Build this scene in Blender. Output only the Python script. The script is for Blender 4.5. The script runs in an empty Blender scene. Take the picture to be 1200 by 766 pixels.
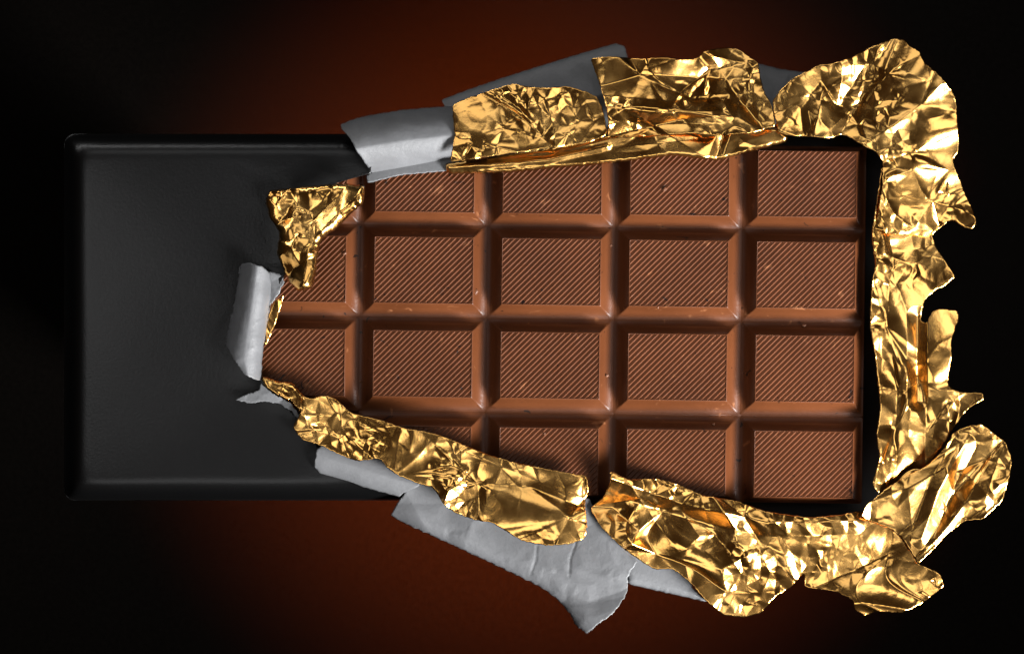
import bpy, bmesh, math, random
import numpy as np
from mathutils import Vector
from mathutils.geometry import delaunay_2d_cdt

# ------------------------------------------------------------------ units
S = 0.0002            # one layout unit = 0.2 mm (the whole wrapper is about 22 cm long)
LIFT = 900.0          # unseen added plinths lift the wrapper this many units, clear of the lamp
CAMH = 6000.0         # camera distance above the chocolate's top, in units
ZREF = 48.0
C = bpy.context.scene.collection

def W(x, y, z):
    """layout units (x right, y down, z up from the underside of the bar) -> metres"""
    k = 1.0 - (z - ZREF) / CAMH
    return ((x - 600.0) * S * k, (383.0 - y) * S * k, (z + LIFT) * S)

# ------------------------------------------------------------------ camera, world, lights, exposure
scene = bpy.context.scene
cam_d = bpy.data.cameras.new("camera")
cam = bpy.data.objects.new("camera", cam_d); C.objects.link(cam)
cam.location = (0, 0, (ZREF + CAMH + LIFT) * S)
cam.rotation_euler = (0, 0, 0)
cam_d.sensor_width = 36.0
cam_d.lens = 36.0 * CAMH / 1200.0
cam_d.clip_start = 0.01; cam_d.clip_end = 50
scene.camera = cam

world = bpy.data.worlds.new("World"); scene.world = world
world.use_nodes = True
wbg = world.node_tree.nodes["Background"]
wbg.inputs[0].default_value = (1.0, 0.62, 0.36, 1)
wbg.inputs[1].default_value = 0.022

scene.view_settings.view_transform = 'Standard'
scene.view_settings.look = 'None'
scene.view_settings.exposure = 0.0
scene.view_settings.gamma = 1.0
scene.render.engine = 'CYCLES'
scene.cycles.use_denoising = True
scene.cycles.max_bounces = 8
scene.cycles.sample_clamp_indirect = 6.0
scene.cycles.caustics_reflective = False

BAR = Vector((0.0, 0.0, (LIFT + 40) * S))
def softbox(name, az, el, dist, sx, sy, power, color=(1, 1, 1), spread=180, aim=(0, 0, 0)):
    """az: degrees counter-clockwise from +x seen from above; el: degrees above the table"""
    l = bpy.data.lights.new(name, 'AREA'); l.shape = 'RECTANGLE'
    l.size = sx; l.size_y = sy; l.energy = power; l.color = color; l.spread = math.radians(spread)
    o = bpy.data.objects.new(name, l); C.objects.link(o)
    a, e = math.radians(az), math.radians(el)
    t = BAR + Vector(aim)
    o.location = t + Vector((math.cos(a) * math.cos(e), math.sin(a) * math.cos(e), math.sin(e))) * dist
    o.rotation_euler = (t - o.location).to_track_quat('-Z', 'Y').to_euler()
    return o
softbox("key_softbox", -40, 31, 0.56, 0.25, 0.21, 1.33, spread=41, aim=(0.045, 0, 0))
softbox("top_panel", 95, 46, 0.90, 0.75, 0.34, 0.95)
softbox("bottom_panel", -105, 54, 0.90, 0.52, 0.30, 1.0)
softbox("right_panel", 15, 56, 0.95, 0.32, 0.40, 0.95)
softbox("left_panel", 172, 74, 0.45, 0.12, 0.18, 0.0115, spread=42, aim=(-0.095, 0.004, 0))
softbox("rim_strip", 118, 6, 0.60, 0.60, 0.05, 1.0, aim=(-0.05, 0, 0))

gl = bpy.data.lights.new("added_glow_lamp", 'SPOT')  # unseen spot under the bar, added to make the backdrop's glow
gl.energy = 54.0; gl.color = (1.0, 0.165, 0.024); gl.spot_size = math.radians(75); gl.spot_blend = 1.0
gl.shadow_soft_size = 0.006
glo = bpy.data.objects.new("added_glow_lamp", gl); C.objects.link(glo)
glo.location = (0.010, 0.0, (LIFT - 60) * S)

# ------------------------------------------------------------------ materials
def mat(name):
    m = bpy.data.materials.new(name); m.use_nodes = True
    nt = m.node_tree
    return m, nt, nt.nodes["Principled BSDF"]
def nd(nt, kind, **kw):
    n = nt.nodes.new(kind)
    for k, v in kw.items():
        if k in n.inputs: n.inputs[k].default_value = v
        else: setattr(n, k, v)
    return n
def noise(nt, scale, detail=3.0, rough=0.5, dist=0.0):
    g = nd(nt, 'ShaderNodeNewGeometry')
    n = nd(nt, 'ShaderNodeTexNoise', Scale=scale, Detail=detail, Roughness=rough, Distortion=dist)
    nt.links.new(g.outputs['Position'], n.inputs['Vector'])
    return n
def ramp(nt, src, stops):
    r = nd(nt, 'ShaderNodeValToRGB')
    el = r.color_ramp.elements
    while len(el) < len(stops): el.new(0.5)
    for e, (p, c) in zip(el, stops):
        e.position = p; e.color = (*c, 1) if len(c) == 3 else c
    nt.links.new(src, r.inputs[0])
    return r
def bump(nt, src, bsdf, strength, dist):
    b = nd(nt, 'ShaderNodeBump', Strength=strength, Distance=dist)
    nt.links.new(src, b.inputs['Height'])
    nt.links.new(b.outputs[0], bsdf.inputs['Normal'])
    return b

# chocolate: satin brown, faint cloudy bloom, a few pale scuffs and dark specks
m_choc, nt, p = mat("milk_chocolate")
n1 = noise(nt, 55.0, 4.0, 0.6)
r1 = ramp(nt, n1.outputs[0], [(0.35, (0.068, 0.0200, 0.0060)), (0.65, (0.089, 0.0270, 0.0086))])
n2 = noise(nt, 330.0, 2.0, 0.5, 0.6)
r2 = ramp(nt, n2.outputs[0], [(0.69, (0, 0, 0)), (0.76, (1, 1, 1))])
mx = nd(nt, 'ShaderNodeMix', data_type='RGBA'); mx.inputs[7].default_value = (0.17, 0.065, 0.026, 1)
nt.links.new(r2.outputs[0], mx.inputs[0]); nt.links.new(r1.outputs[0], mx.inputs[6])
n3 = noise(nt, 420.0, 2.0, 0.5, 1.0)
r3 = ramp(nt, n3.outputs[0], [(0.265, (1, 1, 1)), (0.30, (0, 0, 0))])
mx2 = nd(nt, 'ShaderNodeMix', data_type='RGBA'); mx2.inputs[7].default_value = (0.012, 0.004, 0.002, 1)
nt.links.new(r3.outputs[0], mx2.inputs[0]); nt.links.new(mx.outputs[2], mx2.inputs[6])
nt.links.new(mx2.outputs[2], p.inputs['Base Color'])
p.inputs['Roughness'].default_value = 0.40
p.inputs['Specular IOR Level'].default_value = 0.28
nb = noise(nt, 900.0, 4.0, 0.6)
bump(nt, nb.outputs[0], p, 0.25, 0.0003)

m_crumb, nt, p = mat("chocolate_flake")
n1 = noise(nt, 900.0, 2.0, 0.5)
r1 = ramp(nt, n1.outputs[0], [(0.3, (0.10, 0.034, 0.013)), (0.7, (0.19, 0.075, 0.032))])
nt.links.new(r1.outputs[0], p.inputs['Base Color'])
p.inputs['Roughness'].default_value = 0.6

# gold foil
m_gold, nt, p = mat("gold_foil")
n1 = noise(nt, 120.0, 3.0, 0.5)
r1 = ramp(nt, n1.outputs[0], [(0.3, (0.92, 0.475, 0.122)), (0.7, (0.98, 0.565, 0.172))])
nt.links.new(r1.outputs[0], p.inputs['Base Color'])
p.inputs['Metallic'].default_value = 1.0
r2 = ramp(nt, n1.outputs[0], [(0.3, (0.14,) * 3), (0.7, (0.25,) * 3)])
nt.links.new(r2.outputs[0], p.inputs['Roughness'])
nb = noise(nt, 1100.0, 3.0, 0.55, 0.5)
bump(nt, nb.outputs[0], p, 0.08, 0.0003)

# pale lining of the paper
m_lin, nt, p = mat("silver_white_paper")
n1 = noise(nt, 160.0, 5.0, 0.65)
r1 = ramp(nt, n1.outputs[0], [(0.3, (0.094, 0.0955, 0.0995)), (0.7, (0.130, 0.132, 0.1375))])
nt.links.new(r1.outputs[0], p.inputs['Base Color'])
p.inputs['Roughness'].default_value = 0.50
nb = noise(nt, 1400.0, 5.0, 0.7)
bump(nt, nb.outputs[0], p, 0.3, 0.0003)

# black outside of the paper
m_blk, nt, p = mat("black_paper")
p.inputs['Base Color'].default_value = (0.0020, 0.0020, 0.0021, 1)
p.inputs['Roughness'].default_value = 0.33
p.inputs['Specular IOR Level'].default_value = 0.32
nb = noise(nt, 1500.0, 4.0, 0.6)
bump(nt, nb.outputs[0], p, 0.15, 0.0003)

# backdrop: nearly black brown velvet, lit by the added lamp under the bar
m_back, nt, p = mat("dark_velvet")
n1 = noise(nt, 700.0, 3.0, 0.6)
r1 = ramp(nt, n1.outputs[0], [(0.3, (0.0016, 0.0013, 0.0011)), (0.7, (0.0022, 0.0018, 0.0015))])
nt.links.new(r1.outputs[0], p.inputs['Base Color'])
p.inputs['Roughness'].default_value = 1.0
p.inputs['Specular IOR Level'].default_value = 0.0

# ------------------------------------------------------------------ object helpers
def link(name, me, parent=None, loc=(0, 0, 0), label=None):
    o = bpy.data.objects.new(name, me); C.objects.link(o)
    o.location = loc
    if parent: o.parent = parent
    if label: o["label"] = label
    return o
def thing(name, label, cat):
    o = bpy.data.objects.new(name, None); C.objects.link(o)
    o["label"] = label; o["category"] = cat
    return o
def mesh(name, verts, faces, mats, smooth=True):
    me = bpy.data.meshes.new(name)
    me.from_pydata([tuple(v) for v in verts], [], faces)
    for m in mats: me.materials.append(m)
    if smooth: me.polygons.foreach_set("use_smooth", [True] * len(me.polygons))
    me.update()
    return me

# ------------------------------------------------------------------ crumple fields
def tin(pts, cell, seed, angle=0.0, stretch=1.0, pillow=0.35, warp=0.25):
    """random triangulated relief: flat-ish facets meeting in sharp creases; values about -1..1"""
    rs = np.random.RandomState(seed)
    ca, sa = math.cos(math.radians(angle)), math.sin(math.radians(angle))
    q = np.stack([(pts[:, 0] * ca + pts[:, 1] * sa) / stretch, -pts[:, 0] * sa + pts[:, 1] * ca], 1)
    for k in range(3):
        f = rs.uniform(0.5, 1.6) / cell; a = rs.uniform(0, 6.28); ph = rs.uniform(0, 6.28, 2)
        d = q[:, 0] * math.cos(a) + q[:, 1] * math.sin(a)
        q = q + np.stack([np.sin(d * f * 2.0 + ph[0]), np.sin(d * f * 2.0 + ph[1])], 1) * cell * warp * 0.35
    lo, hi = q.min(0) - cell * 2.2, q.max(0) + cell * 2.2
    nx, ny = max(2, int((hi[0] - lo[0]) / cell) + 1), max(2, int((hi[1] - lo[1]) / cell) + 1)
    gx, gy = np.meshgrid(np.arange(nx), np.arange(ny))
    P = np.stack([gx.ravel() + (gy.ravel() % 2) * 0.5, gy.ravel() * 1.0], 1)
    P = lo + (P + rs.uniform(-0.46, 0.46, P.shape)) * cell
    H = rs.uniform(-1, 1, len(P))
    vs, _, fs, *_ = delaunay_2d_cdt([Vector(p) for p in P.tolist()], [], [], 0, 1e-5)
    orig = _[1] if len(_) > 1 else None
    V = np.array([(v.x, v.y) for v in vs])
    # output vertices keep input order apart from merges; map by nearest to be safe
    if len(V) != len(P):
        H = np.array([H[np.argmin(((P - v) ** 2).sum(1))] for v in V])
    out = np.zeros(len(q))
    order = np.argsort(q[:, 0]); qx = q[order, 0]
    for f in fs:
        a, b, c = V[f[0]], V[f[1]], V[f[2]]
        x0, x1 = min(a[0], b[0], c[0]), max(a[0], b[0], c[0])
        i0, i1 = np.searchsorted(qx, x0), np.searchsorted(qx, x1, side='right')
        if i1 <= i0: continue
        idx = order[i0:i1]; r = q[idx]
        den = (b[1] - c[1]) * (a[0] - c[0]) + (c[0] - b[0]) * (a[1] - c[1])
        if abs(den) < 1e-9: continue
        w0 = ((b[1] - c[1]) * (r[:, 0] - c[0]) + (c[0] - b[0]) * (r[:, 1] - c[1])) / den
        w1 = ((c[1] - a[1]) * (r[:, 0] - c[0]) + (a[0] - c[0]) * (r[:, 1] - c[1])) / den
        w2 = 1 - w0 - w1
        k = (w0 >= -1e-6) & (w1 >= -1e-6) & (w2 >= -1e-6)
        pil = rs.uniform(-1, 1) * pillow * 27
        out[idx[k]] = w0[k] * H[f[0]] + w1[k] * H[f[1]] + w2[k] * H[f[2]] + pil * w0[k] * w1[k] * w2[k]
    return out

def seg_dist(pts, lines):
    """distance of every point to a set of polylines"""
    best = np.full(len(pts), 1e9)
    for ln in lines:
        for (ax, ay), (bx, by) in zip(ln[:-1], ln[1:]):
            dx, dy = bx - ax, by - ay
            L = dx * dx + dy * dy + 1e-12
            t = np.clip(((pts[:, 0] - ax) * dx + (pts[:, 1] - ay) * dy) / L, 0, 1)
            d = np.hypot(pts[:, 0] - ax - t * dx, pts[:, 1] - ay - t * dy)
            best = np.minimum(best, d)
    return best
def inside(pts, poly):
    r = np.zeros(len(pts), bool)
    n = len(poly)
    for i in range(n):
        (x0, y0), (x1, y1) = poly[i], poly[(i + 1) % n]
        if y0 == y1: continue
        k = ((y0 > pts[:, 1]) != (y1 > pts[:, 1])) & (pts[:, 0] < (x1 - x0) * (pts[:, 1] - y0) / (y1 - y0) + x0)
        r ^= k
    return r
def torn(poly, step, rough, seed, round_=0.15):
    """subdivide an outline, round it a little and give it a torn, uneven run"""
    rs = np.random.RandomState(seed)
    P = np.array(poly, float)
    if round_:
        Q = []
        for i in range(len(P)):
            a, b = P[i], P[(i + 1) % len(P)]
            Q += [a * (1 - round_) + b * round_, a * round_ + b * (1 - round_)]
        P = np.array(Q)
    out = []
    for i in range(len(P)):
        a, b = P[i], P[(i + 1) % len(P)]
        L = np.hypot(*(b - a)); n = max(1, int(L / step))
        nrm = np.array([-(b - a)[1], (b - a)[0]]) / max(L, 1e-6)
        for k in range(n):
            t = k / n
            w = rough * (rs.uniform(-1, 1) * 0.6 + math.sin(0.21 * (a[0] + a[1]) + t * L * 0.5 + seed) * 0.4)
            out.append(tuple(a + (b - a) * t + nrm * w))
    return out

def sheet(name, poly, zf, mats, parent, seed, spacing=1.5, rough=0.8, edge=None, drop=0.0, dropw=8.0,
          layers=(), creases=(), thick=0.5, label=None, shear=0.0):
    """a thin torn sheet over the outline poly; zf gives its general height, edge/drop roll its borders down,
    layers = (cell, amplitude, angle, stretch) crumple it, creases = (polyline, amplitude, width) fold it"""
    ol = torn(poly, max(spacing * 1.2, 1.7), rough, seed, 0.12 if len(mats) == 1 else 0.05)
    arr = np.array(ol)
    lo, hi = arr.min(0), arr.max(0)
    rs = np.random.RandomState(seed + 77)
    nx, ny = int((hi[0] - lo[0]) / spacing) + 2, int((hi[1] - lo[1]) / (spacing * 0.866)) + 2
    gx, gy = np.meshgrid(np.arange(nx), np.arange(ny))
    g = np.stack([lo[0] + (gx.ravel() + 0.5 * (gy.ravel() % 2)) * spacing, lo[1] + gy.ravel() * spacing * 0.866], 1)
    g += rs.uniform(-0.12, 0.12, g.shape) * spacing
    g = g[inside(g, ol)]
    g = g[seg_dist(g, [ol + [ol[0]]]) > spacing * 0.6]
    allp = [Vector(p) for p in ol] + [Vector(p) for p in g.tolist()]
    n = len(ol)
    vs, _, fs, *_ = delaunay_2d_cdt(allp, [(i, (i + 1) % n) for i in range(n)], [list(range(n))], 1, 1e-5)
    pts = np.array([(v.x, v.y) for v in vs])
    z = np.asarray(zf(pts[:, 0], pts[:, 1]), float) + np.zeros(len(pts))
    cr = np.zeros(len(pts))
    for i, (cell, amp, ang, st) in enumerate(layers):
        m = 1.0
        if i and len(layers) > 2:       # the finer crinkles gather in some places and leave others smooth
            rq = np.random.RandomState(seed * 7 + i)
            m = 0.12 + 1.65 * np.clip(0.5 + 0.9 * tin(pts, 55, seed * 17 + i, 0, 1, 0.2), 0, 1) ** 1.5
        cr += m * amp * tin(pts, cell, seed * 13 + i * 101 + 5, ang, st, 0.30 if i == 0 else 0.12)
    for ln, amp, wd in creases:
        d = seg_dist(pts, [ln]) / wd
        cr += amp * np.clip(1 - d, 0, 1)
    if drop:
        d = seg_dist(pts, edge if edge else [ol + [ol[0]]])
        t = np.clip(1 - d / dropw, 0, 1)
        z -= drop * (1 - np.sqrt(np.clip(1 - t * t, 0, 1)))
    z = z + cr
    verts = [W(x, y, zz) for (x, y), zz in zip(pts.tolist(), z.tolist())]
    faces = []
    for f in fs:
        a, b, c = (verts[i] for i in f[:3])
        area = (b[0] - a[0]) * (c[1] - a[1]) - (b[1] - a[1]) * (c[0] - a[0])
        faces.append(list(f) if area > 0 else list(f)[::-1])
    me = mesh(name, verts, faces, mats)
    o = link(name, me, parent, label=label)
    md = o.modifiers.new("thickness", 'SOLIDIFY'); md.thickness = thick * S; md.offset = -1
    if len(mats) > 1: md.material_offset = 1
    return o

# ------------------------------------------------------------------ backdrop and unseen added plinths
bk = 3.0
o = link("backdrop", mesh("backdrop", [(-bk, -bk, 0), (bk, -bk, 0), (bk, bk, 0), (-bk, bk, 0)], [(0, 1, 2, 3)], [m_back], False))
o["kind"] = "structure"
def added_plinth(x, y, w, h):
    bm = bmesh.new(); bmesh.ops.create_cube(bm, size=1)
    top = (LIFT - 9) * S
    for v in bm.verts: v.co = Vector((v.co.x * w * S, v.co.y * h * S, (v.co.z + 0.5) * top))
    bmesh.ops.bevel(bm, geom=bm.edges[:], offset=3 * S, segments=2, affect='EDGES')
    me = bpy.data.meshes.new("added_plinth"); bm.to_mesh(me); bm.free(); me.materials.append(m_blk)
    q = link("added_plinth", me, None, ((x - 600) * S, (383 - y) * S, 0)); q["kind"] = "structure"
added_plinth(180, 372, 150, 240); added_plinth(950, 380, 90, 160)

# ------------------------------------------------------------------ chocolate bar
bar = thing("chocolate_bar", "milk chocolate bar of ribbed squares lying unwrapped in the middle", "chocolate bar")
COLS = [347.0, 496.2, 645.6, 795.0, 944.4]
ROWS = [213.0, 320.0, 429.5, 541.5]
HX, HY = 57.3, 38.2
PROFILE = [(-0.3, 43.6), (0.0, 46.6), (0.7, 46.3), (2.2, 43.8), (4.5, 38.6), (7.0, 34.0), (9.8, 30.2), (12.6, 27.7), (15.2, 26.4), (17.6, 26.1)]
def square_mesh(right, top, bottom):
    sx1 = 0.72 if right else 1.0; st = 0.35 if top else 1.0; sb = 0.42 if bottom else 1.0
    V, F = [], []
    ncorner = 3; L = ncorner * 4
    for o_, z in PROFILE:
        x0, x1 = -HX - o_, HX + o_ * sx1
        y0, y1 = -HY - o_ * sb, HY + o_ * st
        r = 0.8 + o_ * 0.10
        for cx, cy, a0 in ((x1 - r, y1 - r, 0), (x0 + r, y1 - r, 90), (x0 + r, y0 + r, 180), (x1 - r, y0 + r, 270)):
            for k in range(ncorner):
                a = math.radians(a0 + 90 * k / (ncorner - 1))
                V.append(((cx + r * math.cos(a)) * S, (cy + r * math.sin(a)) * S, z * S))
    for i in range(len(PROFILE) - 1):
        for k in range(L):
            a, b = i * L + k, i * L + (k + 1) % L
            F.append((a, a + L, b + L, b))
    F.append(tuple(range(L)))
    return mesh("chocolate_square", V, F, [m_choc])
def rib_mesh():
    """diagonal saw-tooth ribs, each a gentle slope and a steep face turned to the lower right"""
    per, steep, hgt, zb = 4.75, 1.1, 1.45, 45.15
    r2 = math.sqrt(0.5)
    rect = [(-HX + 0.3, -HY + 0.3), (HX - 0.3, -HY + 0.3), (HX - 0.3, HY - 0.3), (-HX + 0.3, HY - 0.3)]
    cof = lambda p: (p[0] - p[1]) * r2
    def clip(poly, c, keep_greater):
        out = []
        for i in range(len(poly)):
            a, b = poly[i], poly[(i + 1) % len(poly)]
            da, db = cof(a) - c, cof(b) - c
            if not keep_greater: da, db = -da, -db
            if da >= 0: out.append(a)
            if (da >= 0) != (db >= 0):
                t = da / (da - db); out.append((a[0] + (b[0] - a[0]) * t, a[1] + (b[1] - a[1]) * t))
        return out
    V, F = [], []
    rs = random.Random(4)
    c = -90.0
    while c < 90:
        for (a, b, ha, hb) in ((c, c + per - steep, 0, hgt), (c + per - steep, c + per, hgt, 0)):
            p = clip(clip(rect, a, True), b, False)
            if len(p) < 3: continue
            base = len(V)
            for q in p:
                t = (cof(q) - a) / (b - a)
                V.append((q[0] * S, q[1] * S, (zb + ha + (hb - ha) * t) * S))
            F.append(tuple(range(base, base + len(p))))
            for i in range(len(p)):          # end faces of the ribs on the border of the panel
                q0, q1 = p[i], p[(i + 1) % len(p)]
                if (abs(q0[0] - q1[0]) < 1e-6 and abs(abs(q0[0]) - HX + 0.3) < 1e-4) or (abs(q0[1] - q1[1]) < 1e-6 and abs(abs(q0[1]) - HY + 0.3) < 1e-4):
                    k = len(V)
                    V.append((q0[0] * S, q0[1] * S, (zb - 0.5) * S)); V.append((q1[0] * S, q1[1] * S, (zb - 0.5) * S))
                    F.append((base + (i + 1) % len(p), base + i, k, k + 1))
        c += per
    return mesh("rib_pattern", V, F, [m_choc], smooth=False)
ribs_me = rib_mesh()
cache = {}
for r, cy in enumerate(ROWS):
    for c, cx in enumerate(COLS):
        if r == 3 and c == 0: continue          # the corner square lies wholly inside the closed sleeve
        key = (c == 4, r == 0, r == 3)
        if key not in cache: cache[key] = square_mesh(*key)
        s = link("chocolate_square", cache[key], bar, ((cx - 600) * S, (383 - cy) * S, LIFT * S))
        link("ribbed_panel", ribs_me, s)
# slab that carries the squares
bm = bmesh.new(); bmesh.ops.create_cube(bm, size=1)
sx0, sx1, sy0, sy1 = 274.0, 1015.0, 168.0, 586.6
for v in bm.verts:
    v.co = Vector((((sx0 + sx1) / 2 - 600 + v.co.x * (sx1 - sx0)) * S, (383 - (sy0 + sy1) / 2 + v.co.y * (sy1 - sy0)) * S, (13 + v.co.z * 26.0 + LIFT) * S))
bmesh.ops.bevel(bm, geom=bm.edges[:], offset=1.6 * S, segments=2, affect='EDGES')
me = bpy.data.meshes.new("slab"); bm.to_mesh(me); bm.free(); me.materials.append(m_choc)
me.polygons.foreach_set("use_smooth", [True] * len(me.polygons))
link("slab", me, bar)
bar.location = (-0.0001, 0.0004, 0); bar.rotation_euler = (0, 0, math.radians(-0.75))

# crumbs and chips lying on the bar
def bar_height(x, y):
    best = 26.0
    for cy in ROWS:
        for cx in COLS:
            o_ = max(abs(x - cx) - HX, abs(y - cy) - HY)
            h = 46.8 if o_ <= 0 else float(np.interp(o_, [p[0] for p in PROFILE[1:-1]], [p[1] for p in PROFILE[1:-1]]))
            best = max(best, h)
    return best
rc = random.Random(9)
NTH = ["first", "second", "third", "fourth", "fifth"]
ROWN = ["top", "second", "third", "bottom"]
for (x, y, r, look) in [(558, 342, 2.3, "pale elongated"), (404, 297, 1.8, "pale"), (423, 447, 1.6, "tiny"), (716, 288, 1.5, "tiny"), (711, 440, 1.8, "small"), (836, 497, 1.4, "tiny"),
                  (942, 381, 1.8, "small"), (991, 264, 1.7, "pale"), (779, 222, 2.2, "pale"), (638, 508, 1.4, "tiny"), (771, 360, 1.3, "tiny")]:
    bm = bmesh.new(); bmesh.ops.create_icosphere(bm, subdivisions=1, radius=r * S)
    for v in bm.verts: v.co = Vector((v.co.x * (1.5 if r < 2.3 else 2.2), v.co.y, v.co.z * 0.7)) * rc.uniform(0.65, 1.25)
    me = bpy.data.meshes.new("chocolate_crumb"); bm.to_mesh(me); bm.free(); me.materials.append(m_crumb)
    o = link("chocolate_crumb", me, None, W(x, y, bar_height(x, y) + 0.5 * r))
    o.rotation_euler = (0, 0, rc.uniform(0, 3.1) if r < 2.3 else 1.3)
    ci = min(range(5), key=lambda k: abs(COLS[k] - x)); ri = min(range(4), key=lambda k: abs(ROWS[k] - y))
    o["label"] = f"{look} chocolate crumb at the {NTH[ci]} square from the left in the {ROWN[ri]} row"
    o["category"] = "crumb"; o["group"] = "crumbs on the chocolate bar"

# ------------------------------------------------------------------ paper wrapper
wrap = thing("paper_wrapper", "black paper wrapper torn open with pale lining curled back around the foil", "wrapper")
# closed end of the sleeve: puffy rounded box of paper, its torn mouth to the right
def sleeve():
    x0, y0, y1, cr = 75.0, 157.0, 586.0, 13.0
    # fine outline: rounded corners on the closed end
    ol = []
    for k in range(9):
        a = math.radians(180 + 90 * k / 8); ol.append((x0 + cr + cr * math.cos(a), y0 + cr + cr * math.sin(a)))
    pts = [(436, 157), (437, 178), (434, 203), (402, 212), (352, 228), (345, 300), (322, 345), (306, 385), (303, 440), (318, 462),
           (347, 486), (376, 530), (420, 562), (470, 574), (479, 586)]
    ol += pts
    for k in range(9):
        a = math.radians(90 + 90 * k / 8); ol.append((x0 + cr + cr * math.cos(a), y1 - cr + cr * math.sin(a)))
    dense = []
    for i in range(len(ol)):
        a, b = ol[i], ol[(i + 1) % len(ol)]
        n = max(1, int(math.dist(a, b) / 3))
        dense += [(a[0] + (b[0] - a[0]) * k / n, a[1] + (b[1] - a[1]) * k / n) for k in range(n)]
    ol = dense
    def gap(x, y):      # distance from the three folded sides of the sleeve
        qx = np.maximum(cr + x0 - x, 0); 
        dx = x - x0; dy = np.minimum(y - y0, y1 - y)
        incorner = (dx < cr) & (dy < cr)
        d = np.minimum(dx, dy)
        dc = cr - np.hypot(cr - dx, cr - dy)
        return np.maximum(np.where(incorner, dc, d), 0)
    gxs = []
    sp = 3.0
    X, Y = np.meshgrid(np.arange(x0, 482, sp), np.arange(y0, y1 + 1, sp))
    g = np.stack([X.ravel(), Y.ravel()], 1)
    extra = []
    for d in (0.15, 0.5, 1.0, 1.7, 2.6, 3.8, 5.2, 7.0, 9.0, 11.5, 14.5):
        t = np.arange(x0 + cr, 480, 3.0); extra += [(x, y0 + d) for x in t] + [(x, y1 - d) for x in t]
        t = np.arange(y0 + cr, y1 - cr, 3.0); extra += [(x0 + d, y) for y in t]
        for k in range(1, 10):
            a = math.radians(9 * k); q = cr - d
            if q > 0.5:
                extra += [(x0 + cr - q * math.cos(a), y0 + cr - q * math.sin(a)), (x0 + cr - q * math.cos(a), y1 - cr + q * math.sin(a))]
    dd = gap(g[:, 0], g[:, 1])
    g = np.concatenate([g[dd > 16], np.array(extra)])
    g = g[inside(g, ol)]
    g = g[seg_dist(g, [ol + [ol[0]]]) > 0.1]
    n = len(ol)
    vs, _, fs, *_ = delaunay_2d_cdt([Vector(p) for p in ol] + [Vector(p) for p in g.tolist()], [(i, (i + 1) % n) for i in range(n)], [list(range(n))], 1, 1e-5)
    P = np.array([(v.x, v.y) for v in vs]); x, y = P[:, 0], P[:, 1]
    d = gap(x, y)
    dk = -7 * np.log(np.exp(-(x - x0) / 7) + np.exp(-(y - y0) / 7) + np.exp(-(y1 - y) / 7))
    t = np.clip(1 - np.clip(np.minimum(d, dk), 0, 99) / 32.0, 0, 1)
    z = -7 + 62 * np.power(np.clip(1 - np.power(t, 3.2), 0, 1), 1 / 2.2)
    ds = -30 * np.log(np.exp(-(x - x0) / 30) + np.exp(-(y - y0) / 30) + np.exp(-(y1 - y) / 30))
    z += 7.0 * (1 - np.exp(-np.clip(ds, 0, 400) / 60.0))
    z += 0.5 * np.sin(x * 0.031 + 1) * np.sin(y * 0.027) + 0.4 * np.sin(x * 0.012 - y * 0.019)
    tear = seg_dist(P, [pts])         # the paper is pulled up a little along the tear
    z += 5.0 * np.exp(-tear / 14.0) * np.clip((d - 8) / 30, 0, 1) + 1.2 * np.exp(-tear / 40.0) * tin(P, 34, 5, 20, 1.6)
    V = [W(a, b, c) for a, b, c in zip(x.tolist(), y.tolist(), z.tolist())]
    F = []
    for f in fs:
        a, b, c = (V[i] for i in f[:3])
        F.append(list(f) if (b[0] - a[0]) * (c[1] - a[1]) - (b[1] - a[1]) * (c[0] - a[0]) > 0 else list(f)[::-1])
    o = link("sleeve", mesh("sleeve", V, F, [m_blk, m_lin]), wrap)
    md = o.modifiers.new("thickness", 'SOLIDIFY'); md.thickness = 0.8 * S; md.offset = -1; md.material_offset = 1
sleeve()
PAPER = [m_lin, m_blk]
# wrapper sheet under the foil; top painted black as the gap's shade
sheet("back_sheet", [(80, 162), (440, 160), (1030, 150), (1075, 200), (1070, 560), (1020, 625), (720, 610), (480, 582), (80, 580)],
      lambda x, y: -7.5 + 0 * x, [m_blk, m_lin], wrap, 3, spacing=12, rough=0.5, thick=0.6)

# curl at the upper left
sheet("paper_curl", [(399, 146), (416, 139), (434, 135), (470, 129), (516, 125), (540, 124), (545, 190), (522, 194), (485, 198), (461, 202), (437, 205),
                     (430, 194), (418, 177), (409, 160), (400, 151)],
      lambda x, y: 84 - (x - 400) * 0.10, PAPER, wrap, 11, rough=0.5, edge=[[(380, 150), (416, 138), (470, 128), (560, 120)], [(400, 214), (437, 207), (560, 190)]],
      drop=54, dropw=44, layers=((60, 1.0, 10, 2.0), (22, 0.35, 10, 1.5)))
sheet("paper_edge", [(429, 206), (445, 194), (470, 188), (520, 180), (545, 178), (540, 199), (470, 205), (437, 213), (431, 214)],
      lambda x, y: 53 + (y - 207) * 0.2 + 0.03 * (x - 480), PAPER, wrap, 12, rough=0.5)
# flap lifted behind the upper foil
sheet("paper_flap", [(517, 117), (552, 104), (590, 91), (650, 72), (700, 57), (722, 51), (732, 54), (736, 68), (745, 100), (730, 150), (712, 170), (600, 160), (530, 140)],
      lambda x, y: np.minimum(22 + 0.45 * ((y - 117) + 0.316 * (x - 517)), 46), PAPER, wrap, 13, rough=0.4, edge=[[(500, 122), (590, 91), (650, 72), (722, 50), (740, 45)]], drop=12, dropw=20,
      layers=((70, 2.0, -18, 2.0), (25, 0.5, -18, 1.5)))
sheet("paper_flap", [(880, 72), (891, 75), (915, 81), (944, 85), (965, 90), (960, 125), (925, 150), (890, 140)],
      lambda x, y: 8 + 0.6 * (y - 70), PAPER, wrap, 14, rough=0.4, drop=6, dropw=10, layers=((50, 3.0, 20, 1.0),))
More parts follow.
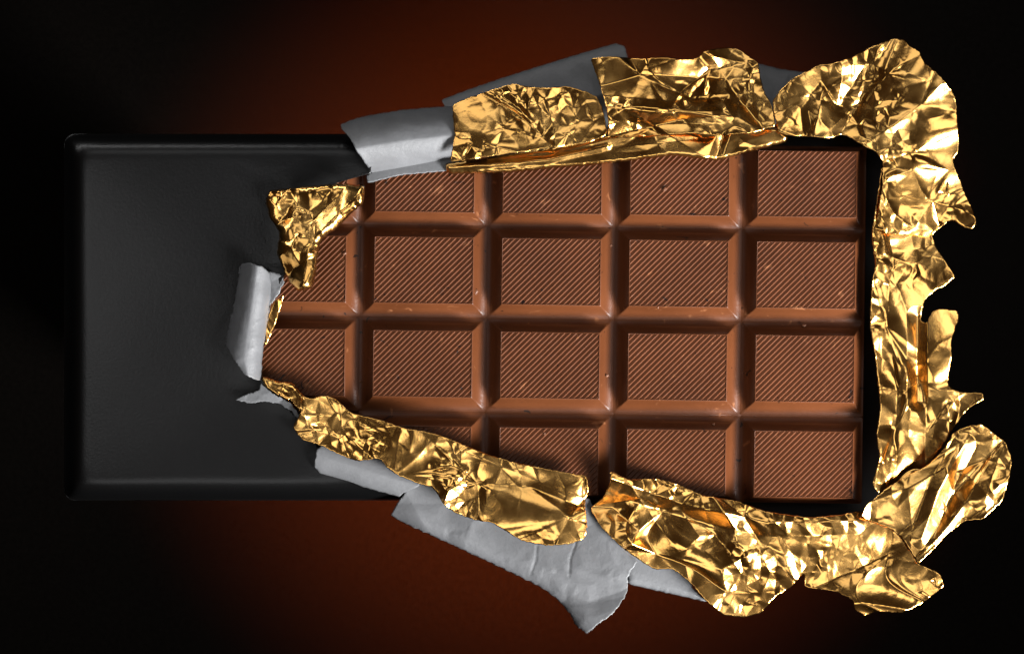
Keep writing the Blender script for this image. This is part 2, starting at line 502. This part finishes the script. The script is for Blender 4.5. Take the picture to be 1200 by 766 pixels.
# roll on the left
sheet("paper_roll", [(281, 312), (284, 309), (292, 308), (307, 312), (316, 320), (319, 335), (318, 348), (313, 382), (308, 412), (306, 445), (297, 444), (284, 437),
                     (273, 420), (264, 405), (268, 382), (273, 362), (278, 332)],
      lambda x, y: 88 + 0 * x, PAPER, wrap, 15, rough=0.7, edge=[[(286, 290), (278, 332), (273, 362), (264, 405), (262, 425), (290, 470)], [(322, 290), (318, 348), (313, 382), (306, 445), (304, 470)]],
      drop=30, dropw=25, layers=((26, 1.2, 95, 2.5), (10, 0.4, 0, 1.0)))
sheet("paper_edge", [(308, 318), (318, 319), (328, 321), (333, 330), (326, 346), (316, 358), (310, 350)],
      lambda x, y: 66 + 0 * x, PAPER, wrap, 16, rough=0.7, layers=((14, 1.5, 0, 1),))
sheet("torn_scrap", [(276, 469), (284, 464), (292, 461), (303, 457), (306, 449), (312, 455), (319, 461), (341, 472), (351, 487), (352, 494), (341, 481), (326, 472), (307, 470), (295, 473), (284, 470)],
      lambda x, y: 70 + 0 * x, PAPER, wrap, 17, spacing=1.2, rough=1.0, layers=((16, 2.0, 30, 1),))
# roll and broad flap along the lower side
sheet("paper_roll", [(371, 527), (380, 518), (412, 520), (450, 522), (490, 545), (492, 569), (473, 577), (468, 582), (431, 572), (400, 562), (375, 555), (368, 547)],
      lambda x, y: 72 - 0.06 * (x - 370), PAPER, wrap, 18, rough=0.6, edge=[[(350, 503), (400, 518), (450, 536), (500, 551)], [(350, 546), (375, 556), (431, 573), (500, 592)]],
      drop=20, dropw=24, layers=((30, 0.8, 20, 2.0),))
sheet("paper_flap", [(480, 569), (490, 550), (600, 580), (680, 580), (690, 584), (702, 602), (722, 634), (747, 658), (741, 666), (736, 675), (735, 690), (732, 699), (718, 719), (703, 729), (688, 742),
                     (681, 737), (674, 731), (668, 719), (658, 707), (645, 695), (629, 685), (573, 658), (508, 628), (472, 612), (458, 604), (464, 592), (472, 580)],
      lambda x, y: 48 + 0.20 * np.clip(y - 590, 0, 200), PAPER, wrap, 19, rough=0.9, edge=[[(440, 597), (508, 629), (573, 659), (629, 686), (657, 708), (676, 734), (700, 760)]], drop=22, dropw=26,
      layers=((80, 7.0, 28, 2.0), (26, 1.4, 28, 1.5), (9, 0.35, 0, 1.0)), creases=(([(629, 640), (628, 655), (622, 672)], -0.8, 2.5), ([(676, 632), (668, 655), (667, 674)], -0.9, 2.5), ([(640, 690), (690, 705), (735, 690)], -2.5, 18)))
sheet("paper_flap", [(728, 655), (735, 610), (800, 610), (800, 660), (812, 688), (829, 705), (793, 697), (736, 684)],
      lambda x, y: 22 + 0 * x, PAPER, wrap, 20, rough=0.5, drop=6, dropw=9, layers=((60, 2.5, 15, 1.5),))

# ------------------------------------------------------------------ gold foil
foil = thing("gold_foil", "crumpled gold foil torn open all round the chocolate bar", "foil")
G = [m_gold]
sheet("foil_lining", [(330, 178), (900, 180), (1000, 182), (1002, 560), (990, 576), (720, 580), (600, 580), (500, 570), (330, 480)],
      lambda x, y: -4 + 0 * x, G, foil, 31, spacing=4.0, layers=((40, 2.0, 0, 1),))
L = ((52, 10.0, 10, 1.4), (24, 4.0, -20, 1.2), (9.5, 1.15, 0, 1.0))
sheet("foil_band", [(522, 191), (560, 186), (610, 178), (660, 170), (712, 158), (800, 152), (860, 148), (914, 150), (924, 160), (921, 167), (880, 178), (842, 188), (829, 187), (786, 182), (744, 188),
                    (701, 193), (640, 198), (590, 203), (523, 204)],
      lambda x, y: 60 + 0 * x, G, foil, 32, drop=5, dropw=5, layers=((30, 3.0, -8, 3.0), (14, 1.3, -8, 1.8)),
      creases=(([(786, 160), (829, 187)], 4, 18), ([(850, 150), (838, 188)], -4, 8), ([(524, 196), (640, 188), (712, 172)], 3, 5)))
sheet("foil_flap", [(530, 123), (545, 116), (566, 109), (585, 103), (602, 98), (620, 102), (641, 103), (665, 101), (689, 108), (700, 114), (706, 126), (709, 140), (712, 158), (690, 167), (640, 174), (590, 181), (545, 188), (527, 190), (533, 160), (531, 140)],
      lambda x, y: 58 + 0.16 * (y - 100) + 8 * np.sin((x - 530) / 60), G, foil, 33, spacing=1.2, rough=0.55, layers=L)
sheet("foil_flap", [(692, 69), (717, 66), (749, 69), (779, 67), (797, 70), (816, 69), (827, 59), (851, 56), (864, 57), (877, 65), (889, 74), (891, 89), (895, 107), (903, 121), (907, 134), (909, 148), (880, 156), (840, 159), (808, 156), (747, 160), (712, 160),
                    (713, 147), (711, 129), (707, 113), (701, 94), (696, 81)],
      lambda x, y: 52 + 0.25 * (y - 60), G, foil, 34, spacing=1.2, rough=0.55, layers=((48, 11.0, 15, 1.5), (25, 4.2, 30, 1.3), (9.5, 1.15, 0, 1.0)),
      creases=(([(692, 125), (780, 132), (850, 130)], 5, 14),))
# right-hand strip, then the pieces lying over it
sheet("foil_strip", [(1034, 190), (1075, 195), (1112, 210), (1112, 258), (1092, 275), (1097, 290), (1108, 306), (1120, 324), (1106, 336), (1096, 340), (1083, 352), (1078, 375), (1086, 379), (1092, 365), (1104, 361), (1122, 363), (1124, 372), (1115, 398), (1115, 419), (1110, 451),
                     (1126, 460), (1152, 460), (1152, 468), (1133, 479), (1120, 498), (1111, 512), (1095, 535), (1075, 560), (1050, 580), (1030, 578), (1022, 567), (1031, 536), (1027, 511), (1032, 476), (1028, 444), (1026, 416), (1019, 380), (1022, 331), (1026, 310), (1021, 275), (1030, 220)],
      lambda x, y: 49 - 0.10 * (x - 1030), G, foil, 35, spacing=1.2, rough=0.55, layers=((44, 10.0, 80, 1.7), (24, 3.4, 70, 1.5), (9.5, 1.15, 0, 1.0)),
      creases=(([(1028, 200), (1022, 275), (1027, 310), (1022, 331), (1019, 380), (1026, 416), (1029, 444), (1032, 476), (1028, 511), (1031, 536), (1024, 575)], 8, 20), ([(1075, 370), (1075, 470)], -8, 12)))
sheet("foil_flap", [(905, 118), (917, 103), (931, 91), (948, 83), (958, 77), (978, 74), (999, 67), (1022, 55), (1048, 45), (1060, 47), (1067, 54), (1077, 60), (1084, 74), (1097, 84), (1111, 100), (1120, 115), (1122, 139), (1124, 166), (1123, 178), (1116, 188), (1123, 206), (1131, 227), (1141, 247), (1144, 261),
                    (1140, 268), (1131, 267), (1117, 258), (1107, 261), (1097, 269), (1087, 279), (1060, 275), (1024, 274), (1026, 262), (1034, 220), (1035, 190), (1027, 178), (1012, 171), (989, 157), (972, 162), (948, 160), (924, 159), (912, 155), (907, 135)],
      lambda x, y: 66 - 0.0006 * ((x - 1010) ** 2 + (y - 130) ** 2), G, foil, 36, spacing=1.2, rough=0.55, layers=((46, 11.0, -25, 1.4), (26, 4.5, -60, 1.3), (9.5, 1.15, 0, 1.0)))
sheet("foil_curl", [(1113, 515), (1118, 506), (1135, 499), (1152, 497), (1163, 506), (1178, 517), (1186, 536), (1183, 562), (1174, 588), (1152, 608), (1131, 610), (1113, 623), (1092, 645), (1076, 660), (1070, 649), (1057, 630), (1044, 619), (1009, 606), (1014, 593), (1040, 571), (1061, 558), (1087, 545), (1105, 528)],
      lambda x, y: 60 + 0 * x, G, foil, 37, spacing=1.2, rough=0.55, layers=((36, 9.0, -45, 2.0), (23, 4.0, -45, 1.5), (9.5, 1.15, 0, 1.0)),
      creases=(([(1130, 520), (1100, 575), (1080, 630)], 8, 14),))
sheet("foil_flap", [(715, 551), (736, 562), (767, 560), (793, 567), (823, 580), (862, 586), (897, 599), (949, 606), (983, 603), (1009, 598), (1030, 605), (1057, 630), (1076, 660), (1102, 671), (1107, 686), (1083, 705), (1057, 718), (1027, 716), (1014, 721), (1001, 714), (1000, 703), (979, 692), (943, 688), (942, 671), (927, 688), (910, 697),
                    (892, 718), (871, 723), (847, 720), (827, 703), (806, 679), (788, 666), (767, 667), (745, 653), (728, 640), (706, 619), (691, 595), (706, 584), (715, 567)],
      lambda x, y: 66 - 0.18 * (y - 570) - 0.01 * (x - 715), G, foil, 38, spacing=1.2, rough=0.55, layers=((46, 10.0, 15, 1.6), (26, 4.4, 30, 1.3), (9.5, 1.15, 0, 1.0)),
      creases=(([(715, 560), (800, 590), (900, 612), (1000, 610)], 7, 16),))
sheet("foil_tail", [(307, 440), (316, 443), (326, 446), (343, 448), (354, 461), (372, 480), (366, 496), (350, 484), (341, 471), (326, 465), (307, 451)],
      lambda x, y: 66 + 0 * x, G, foil, 39, spacing=1.2, drop=4, dropw=5, layers=((18, 3.0, 30, 1.5), (8, 1.5, 0, 1)))
sheet("foil_flap", [(354, 464), (366, 467), (378, 463), (393, 466), (411, 484), (443, 491), (472, 501), (508, 507), (540, 519), (573, 533), (605, 542), (654, 552), (688, 557), (689, 573), (685, 590), (688, 614), (686, 630), (670, 637), (641, 639), (613, 634), (593, 622), (577, 612), (556, 609), (532, 600), (520, 591), (508, 571), (492, 567),
                    (467, 557), (455, 549), (445, 537), (417, 540), (395, 531), (374, 521), (354, 515), (343, 501), (348, 490), (354, 482)],
      lambda x, y: 78 - 0.02 * (x - 345), G, foil, 40, spacing=1.2, rough=0.55, layers=((40, 9.0, 25, 1.7), (24, 4.2, 40, 1.3), (9.5, 1.15, 0, 1.0)))
sheet("foil_flap", [(311, 236), (316, 223), (328, 222), (352, 219), (375, 217), (401, 215), (428, 217), (426, 238), (417, 245), (394, 268), (375, 281), (371, 314), (367, 338), (350, 341), (339, 332), (331, 314), (324, 296), (328, 272), (316, 257)],
      lambda x, y: 92 - 0.30 * np.clip((396 - x) * 0.83 - (y - 268) * 0.5, 0, 60), G, foil, 41, spacing=1.3, drop=10, dropw=10, layers=((32, 10.0, -45, 1.6), (18, 4.4, -45, 1.3), (9.5, 1.15, 0, 1.0)),
      creases=(([(420, 228), (385, 262), (362, 290), (355, 335)], 8, 16),))
sheet("foil_sliver", [(333, 344), (331, 352), (322, 382), (311, 405), (308, 402), (313, 374), (321, 354)],
      lambda x, y: 62 + 0 * x, G, foil, 42, spacing=1.2, rough=0.3, layers=((14, 2.0, 70, 2),))
